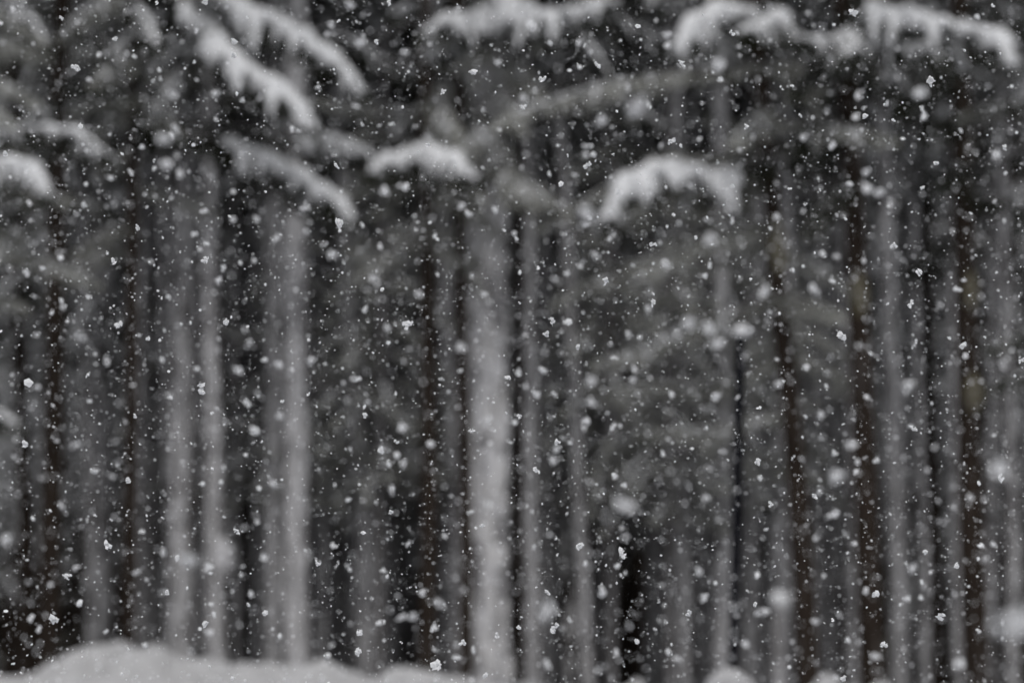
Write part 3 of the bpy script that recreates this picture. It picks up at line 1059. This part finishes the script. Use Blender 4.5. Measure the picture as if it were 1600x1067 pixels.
# ------------------------------------------------------------------ falling snow
FLAKES_S = """118,106,14 180,61,8 96,29,8 121,65,6 366,66,10 366,86,10 245,5,7 320,3,9 530,348,15 526,260,8 354,244,6 125,198,9 96,193,5 338,217,5
8,240,8 215,356,8 588,66,8 529,33,7 451,15,5 739,113,12 847,124,12 934,102,9 1065,99,10 917,259,11 1049,221,11 1064,228,7 692,144,8 818,167,9 1021,382,11
1087,371,7 876,288,9 669,227,8 749,253,5 740,213,5 701,182,5 608,5,9 1334,20,12 1144,52,10 1455,126,12 1166,198,9 1351,182,9 1441,294,8 1144,291,10 1234,295,7
1396,384,9 1463,255,8 1384,274,6 1375,271,5 1163,130,6 1174,101,6 1229,149,6 1267,340,6 1549,354,6 1480,77,6 1551,9,7 1281,43,6 1116,75,6 1570,231,8
186,507,11 45,599,15 315,607,18 39,693,11 177,408,10 321,406,11 353,504,10 231,529,7 441,627,7 570,649,10 482,616,7 289,590,6 635,507,14 643,504,7 863,501,9 854,521,10
1020,473,10 903,542,8 792,590,9 870,691,9 837,734,9 619,690,9 596,705,10 664,645,7 702,714,7 737,673,8 627,399,7 661,424,7 946,438,9 932,435,6 1087,521,4 811,650,8
1314,525,13 1423,475,10 1504,540,10 1596,563,8 1427,669,10 1428,576,7 1437,426,11 1198,650,7 1184,722,10 1485,646,6 1564,747,12 1415,693,5 167,851,13 200,750,9 104,899,10 84,967,14
104,831,6 261,925,8 320,974,10 370,830,9 414,958,10 559,1018,12 562,988,11 497,880,10 335,885,7 134,793,5 262,798,7 972,864,14 906,853,12 722,1004,10 811,980,9 776,992,8 759,1054,10
855,925,8 611,800,8 753,821,8 935,892,7 961,1010,7 995,1001,8 1053,868,7 1076,958,9 530,924,6 656,776,6 1070,803,6 1367,928,12 1381,1007,10 1469,963,12 1495,883,9 1446,862,9 1465,871,7
1318,1059,11 1180,943,8 1201,1011,7 1272,775,8 1204,787,8 1390,769,6 1124,812,5 683,1039,16 866,982,14"""
FLAKES_M = """204,269,11 320,330,13 222,230,10 498,138,10 574,109,8 589,215,8 566,351,10 564,300,8 295,141,9 296,171,9 379,156,10 307,49,10 210,89,10 139,125,12 131,320,11 161,348,9
304,366,14 323,381,10 448,339,9 612,194,11 634,292,15 647,364,9 631,368,9 732,334,13 774,328,15 928,242,12 912,133,9 809,268,9 858,272,10 1027,205,9 839,64,9 859,67,10 991,52,8 604,55,9 967,300,12
704,306,9 998,242,8 1301,227,14 1441,171,10 1443,184,14 1386,162,10 1327,287,12 1126,125,10 1217,219,9 1144,345,11 1126,335,8 1157,335,8 1581,335,9 1427,111,9 1501,204,10 1191,354,8
94,404,12 41,426,12 67,419,10 342,437,12 349,419,12 375,410,10 297,411,9 263,464,11 237,433,9 356,465,9 414,562,13 570,484,11 508,483,9 529,512,8 397,672,20 386,630,13 559,592,11 596,704,12
445,699,9 384,711,10 359,714,9 147,736,12 139,627,10 150,636,9 202,693,8 114,620,8 122,579,9 157,589,8 209,556,9 225,561,9 81,489,10 96,469,11 138,464,10 111,519,7 50,454,9 8,429,9
810,582,15 848,579,14 872,584,9 839,616,13 914,658,16 891,692,10 866,616,12 960,559,11 985,555,9 1049,616,14 1044,591,9 957,669,11 669,565,9 655,584,8 607,725,12 961,744,11 878,651,8
1301,440,11 1119,619,17 1259,574,13 1209,565,9 1181,589,9 1508,557,11 1520,543,9 1369,720,11 1339,735,9 1304,708,11 1277,605,9 1291,603,10 1240,602,8 1393,600,9 1486,672,9 1187,746,10 1109,415,11 1102,431,10
48,966,12 156,841,9 491,914,9 326,886,15 392,928,13 227,1009,11 465,1018,9 279,947,9 330,944,10 520,852,11 222,830,10 234,832,8 317,756,10 404,763,10 502,751,8 532,807,9 444,843,8
659,926,14 680,980,12 941,924,17 890,968,11 965,884,11 1044,1018,12 976,758,10 740,1014,11 735,800,10 599,891,10 638,849,10 714,1027,12 1353,923,13 1100,934,14 1146,1034,9 1302,804,18 1300,819,9
1324,999,11 1337,736,10 1416,935,12 1318,895,9 1176,860,9 1431,913,9 512,1025,12 424,986,8 22,907,8"""
FLAKES_D = """269,147,18 275,203,13 281,272,14 257,216,26 259,257,20 337,146,11 562,67,14 517,39,12 547,8,14 476,325,12 431,373,12 401,342,12 364,343,12 601,299,15 721,322,13 997,165,30 940,187,18
916,229,13 817,154,16 918,335,26 779,99,11 905,67,11 1043,55,12 1043,72,12 633,82,13 1437,146,22 1123,102,20 1255,215,13 1340,151,13 1337,184,12 1354,268,14 1375,300,16 1354,294,17 1214,339,13 1109,375,25
1557,242,13 521,398,16 583,435,14 486,564,13 437,569,13 118,695,16 372,578,14 654,459,13 605,513,14 924,596,19 924,629,16 991,575,12 989,593,13 1076,506,25 982,524,13 929,399,15 1012,483,14 757,460,12
721,542,18 631,724,12 674,694,12 629,667,14 864,719,14 869,702,13 762,657,16 1419,602,19 1330,695,17 1307,744,22 1562,732,30 1283,649,13 1195,454,19 1041,414,15 1271,451,15 1109,513,23 1120,537,21 1217,600,13
294,874,26 414,871,13 256,864,11 426,756,12 97,791,12 328,988,13 213,894,11 10,842,19 686,942,16 644,963,15 627,964,13 612,766,13 978,790,29 854,955,28 1059,1029,13 855,1038,14 762,787,16 1103,778,14
1516,777,14 1369,1025,14 1195,955,14 1274,971,13 1426,887,14 1588,975,56 1500,1036,18 1092,892,13 1165,1006,13"""


def flake_mesh(seed, bits):
    """a clump of small ice plates and grains, about 1 across"""
    rnd = random.Random(seed)
    mb = MB()
    cen = []
    p = Vector((0, 0, 0))
    for k in range(bits):
        r = rnd.uniform(0.17, 0.27)
        cen.append((p.copy(), r))
        q, rq = rnd.choice(cen)
        p = q + Vector((rnd.gauss(0, 1), rnd.gauss(0, 1), rnd.gauss(0, 1))).normalized() * rq * 0.95
    mn = sum((c for c, _ in cen), Vector()) / len(cen)
    for c, r in cen:
        rot = Matrix.Rotation(rnd.uniform(0, 6.28), 3, Vector((rnd.gauss(0, 1), rnd.gauss(0, 1), rnd.gauss(0, 1))).normalized())
        b = len(mb.v)
        thin = rnd.uniform(0.35, 0.8)
        for k in range(5):
            a = 6.283 * k / 5
            mb.v.append(tuple((c - mn) + rot @ Vector((math.cos(a) * r * rnd.uniform(.6, 1.25), math.sin(a) * r * rnd.uniform(.6, 1.25), 0))))
        mb.v.append(tuple((c - mn) + rot @ Vector((0, 0, r * thin))))
        mb.v.append(tuple((c - mn) - rot @ Vector((0, 0, r * thin))))
        for k in range(5):
            k2 = (k + 1) % 5
            mb.f += [(b + k, b + k2, b + 5), (b + k2, b + k, b + 6)]
    rs = sorted(Vector(v).length for v in mb.v)
    ext = rs[int(len(rs) * 0.62)] * 2
    mb.v = [tuple(c / ext for c in v) for v in mb.v]
    return mb.mesh('snowflake', False)


CLUMP = [flake_mesh(90 + i, 6 + i % 6) for i in range(10)]
GRAIN = [flake_mesh(190 + i, 2 + i % 2) for i in range(5)]
KD = 1600 * (LENS / 1000 / 2.1) * LENS / 36      # blur disc px = KD * |1/focus - 1/d|
WHERE_X = [(130, 'near the left edge'), (270, 'before the left dark trunks'), (410, 'left of the pale pair'), (520, 'before the close pale pair'), (690, 'left of the central trunk'),
           (850, 'over the broad central trunk'), (1000, 'right of the central trunk'), (1180, 'about the marker post'), (1400, 'before the lichen-marked trunks'), (9999, 'near the right edge')]
WHERE_Y = [(130, 'at the very top'), (290, 'among the snowy boughs'), (420, 'just below the boughs'), (560, 'above mid-height'), (700, 'below mid-height'), (860, 'lower down'), (970, 'low down'), (9999, 'at the bottom')]


def pick(tab, v):
    for a, s in tab:
        if v < a:
            return s


seen = {}
fl = []
for kind, txt in (('S', FLAKES_S), ('M', FLAKES_M), ('D', FLAKES_D)):
    for tok in txt.split():
        x, y, s = map(int, tok.split(','))
        fl.append((kind, x, y, s))
prio = sorted(fl, key=lambda f: -f[3] - (2 if f[0] == 'S' else 0))[:300]
for kind, x, y, s in prio:
    if kind == 'S':
        c = R.uniform(-1.2, 1.2)
        size = s * 0.95
    elif kind == 'M':
        c = 0.55 * s * R.choice((-1, 1, 1))
        size = s * 0.75
    else:
        near = s >= 14 or R.random() < 0.6
        c = 0.85 * s * (1 if near else -1)
        size = s * 0.80
    d = 1 / (1 / FOCUS + c / KD)
    me = R.choice(CLUMP if s >= 8 else GRAIN)
    o = obj('snowflake', me, M['flake'])
    o.location = at(x, y, d)
    k = size * pxm(d)
    o.scale = (k, k * 0.9, k)
    o.rotation_euler = (R.uniform(0, 6.28), R.uniform(0, 6.28), R.uniform(0, 6.28))
    adj = {'S': 'crisp ragged snowflake clump' if s >= 10 else 'small crisp snowflake', 'M': 'soft bright snowflake',
           'D': 'big blurred near snowflake' if s >= 18 else 'blurred round snowflake'}[kind]
    lab = '%s %s, %s' % (adj, pick(WHERE_X, x), pick(WHERE_Y, y))
    tag(o, lab, 'snowflake', 'falling snowflakes')


def falling_snow():
    rnd = random.Random(77)
    V, F = [], []
    protos = []
    for i in range(8):
        m = flake_mesh(300 + i, 1 + i % 2)
        protos.append(([v.co.copy() for v in m.vertices], [tuple(p.vertices) for p in m.polygons]))
        bpy.data.meshes.remove(m)
    spots = []
    for i in range(35500):
        if i < 26000:        # fine grains
            y = rnd.uniform(4.0, 6.8)
            s = 0.0024 * math.exp(rnd.gauss(0, 0.35))
        elif i < 28500:
            y = rnd.uniform(3.4, 6.5)
            s = 0.0042 * math.exp(rnd.gauss(0, 0.4))
        elif i < 33800:
            y = 5.5 + 5.5 * rnd.random() ** (1 / 1.7)
            s = 0.0074 * math.exp(rnd.gauss(0, 0.5))
        else:
            y = rnd.uniform(11, 16)
            s = 0.0090 * math.exp(rnd.gauss(0, 0.4))
        s = min(s, 0.017)
        hx = y * 0.23 + 0.25
        hz = y * 0.155 + 0.25
        spots.append((y, s, hx, hz))
    for y, s, hx, hz in spots:
      wide = (hx + 1.5) / hx          # it snows just as hard beside the view
      for _ in range(int(wide + rnd.random())):
        p = Vector((rnd.uniform(-hx - 1.5, hx + 1.5), y, CAM_H + y * math.tan(PITCH) + rnd.uniform(-hz, hz)))
        if p.z < 0.05:
            continue
        pv, pf = rnd.choice(protos)
        rot = Matrix.Rotation(rnd.uniform(0, 6.28), 3, Vector((rnd.gauss(0, 1), rnd.gauss(0, 1), rnd.gauss(0, 1))).normalized())
        b = len(V)
        for v in pv:
            q = p + rot @ (v * s)
            V.append((q.x, q.y, q.z))
        for f in pf:
            F.append(tuple(b + k for k in f))
    me = bpy.data.meshes.new('falling_snow')
    me.from_pydata(V, [], F)
    o = obj('falling_snow', me, M['flake'])
    tag(o, 'countless small snowflakes drifting through the air before the wood', 'snow', kind='stuff')


falling_snow()


# ------------------------------------------------------------------ things that still share a label are told apart by their order
ORD = ['first', 'second', 'third', 'fourth', 'fifth', 'sixth', 'seventh', 'eighth', 'ninth', 'tenth']
same = {}
for o in SC.objects:
    if o.parent is None and 'label' in o:
        same.setdefault(o['label'], []).append(o)
for lab, os_ in same.items():
    if len(os_) < 2:
        continue
    os_.sort(key=lambda o: to_px(o.location + Vector((0, 0, 0 if o.name.startswith('snowflake') else 2.5)))[0])
    for k, o in enumerate(os_):
        o['label'] = lab + (', the %s one' % ('left', 'right')[k] if len(os_) == 2 else ', %s from left' % ORD[min(k, 9)])
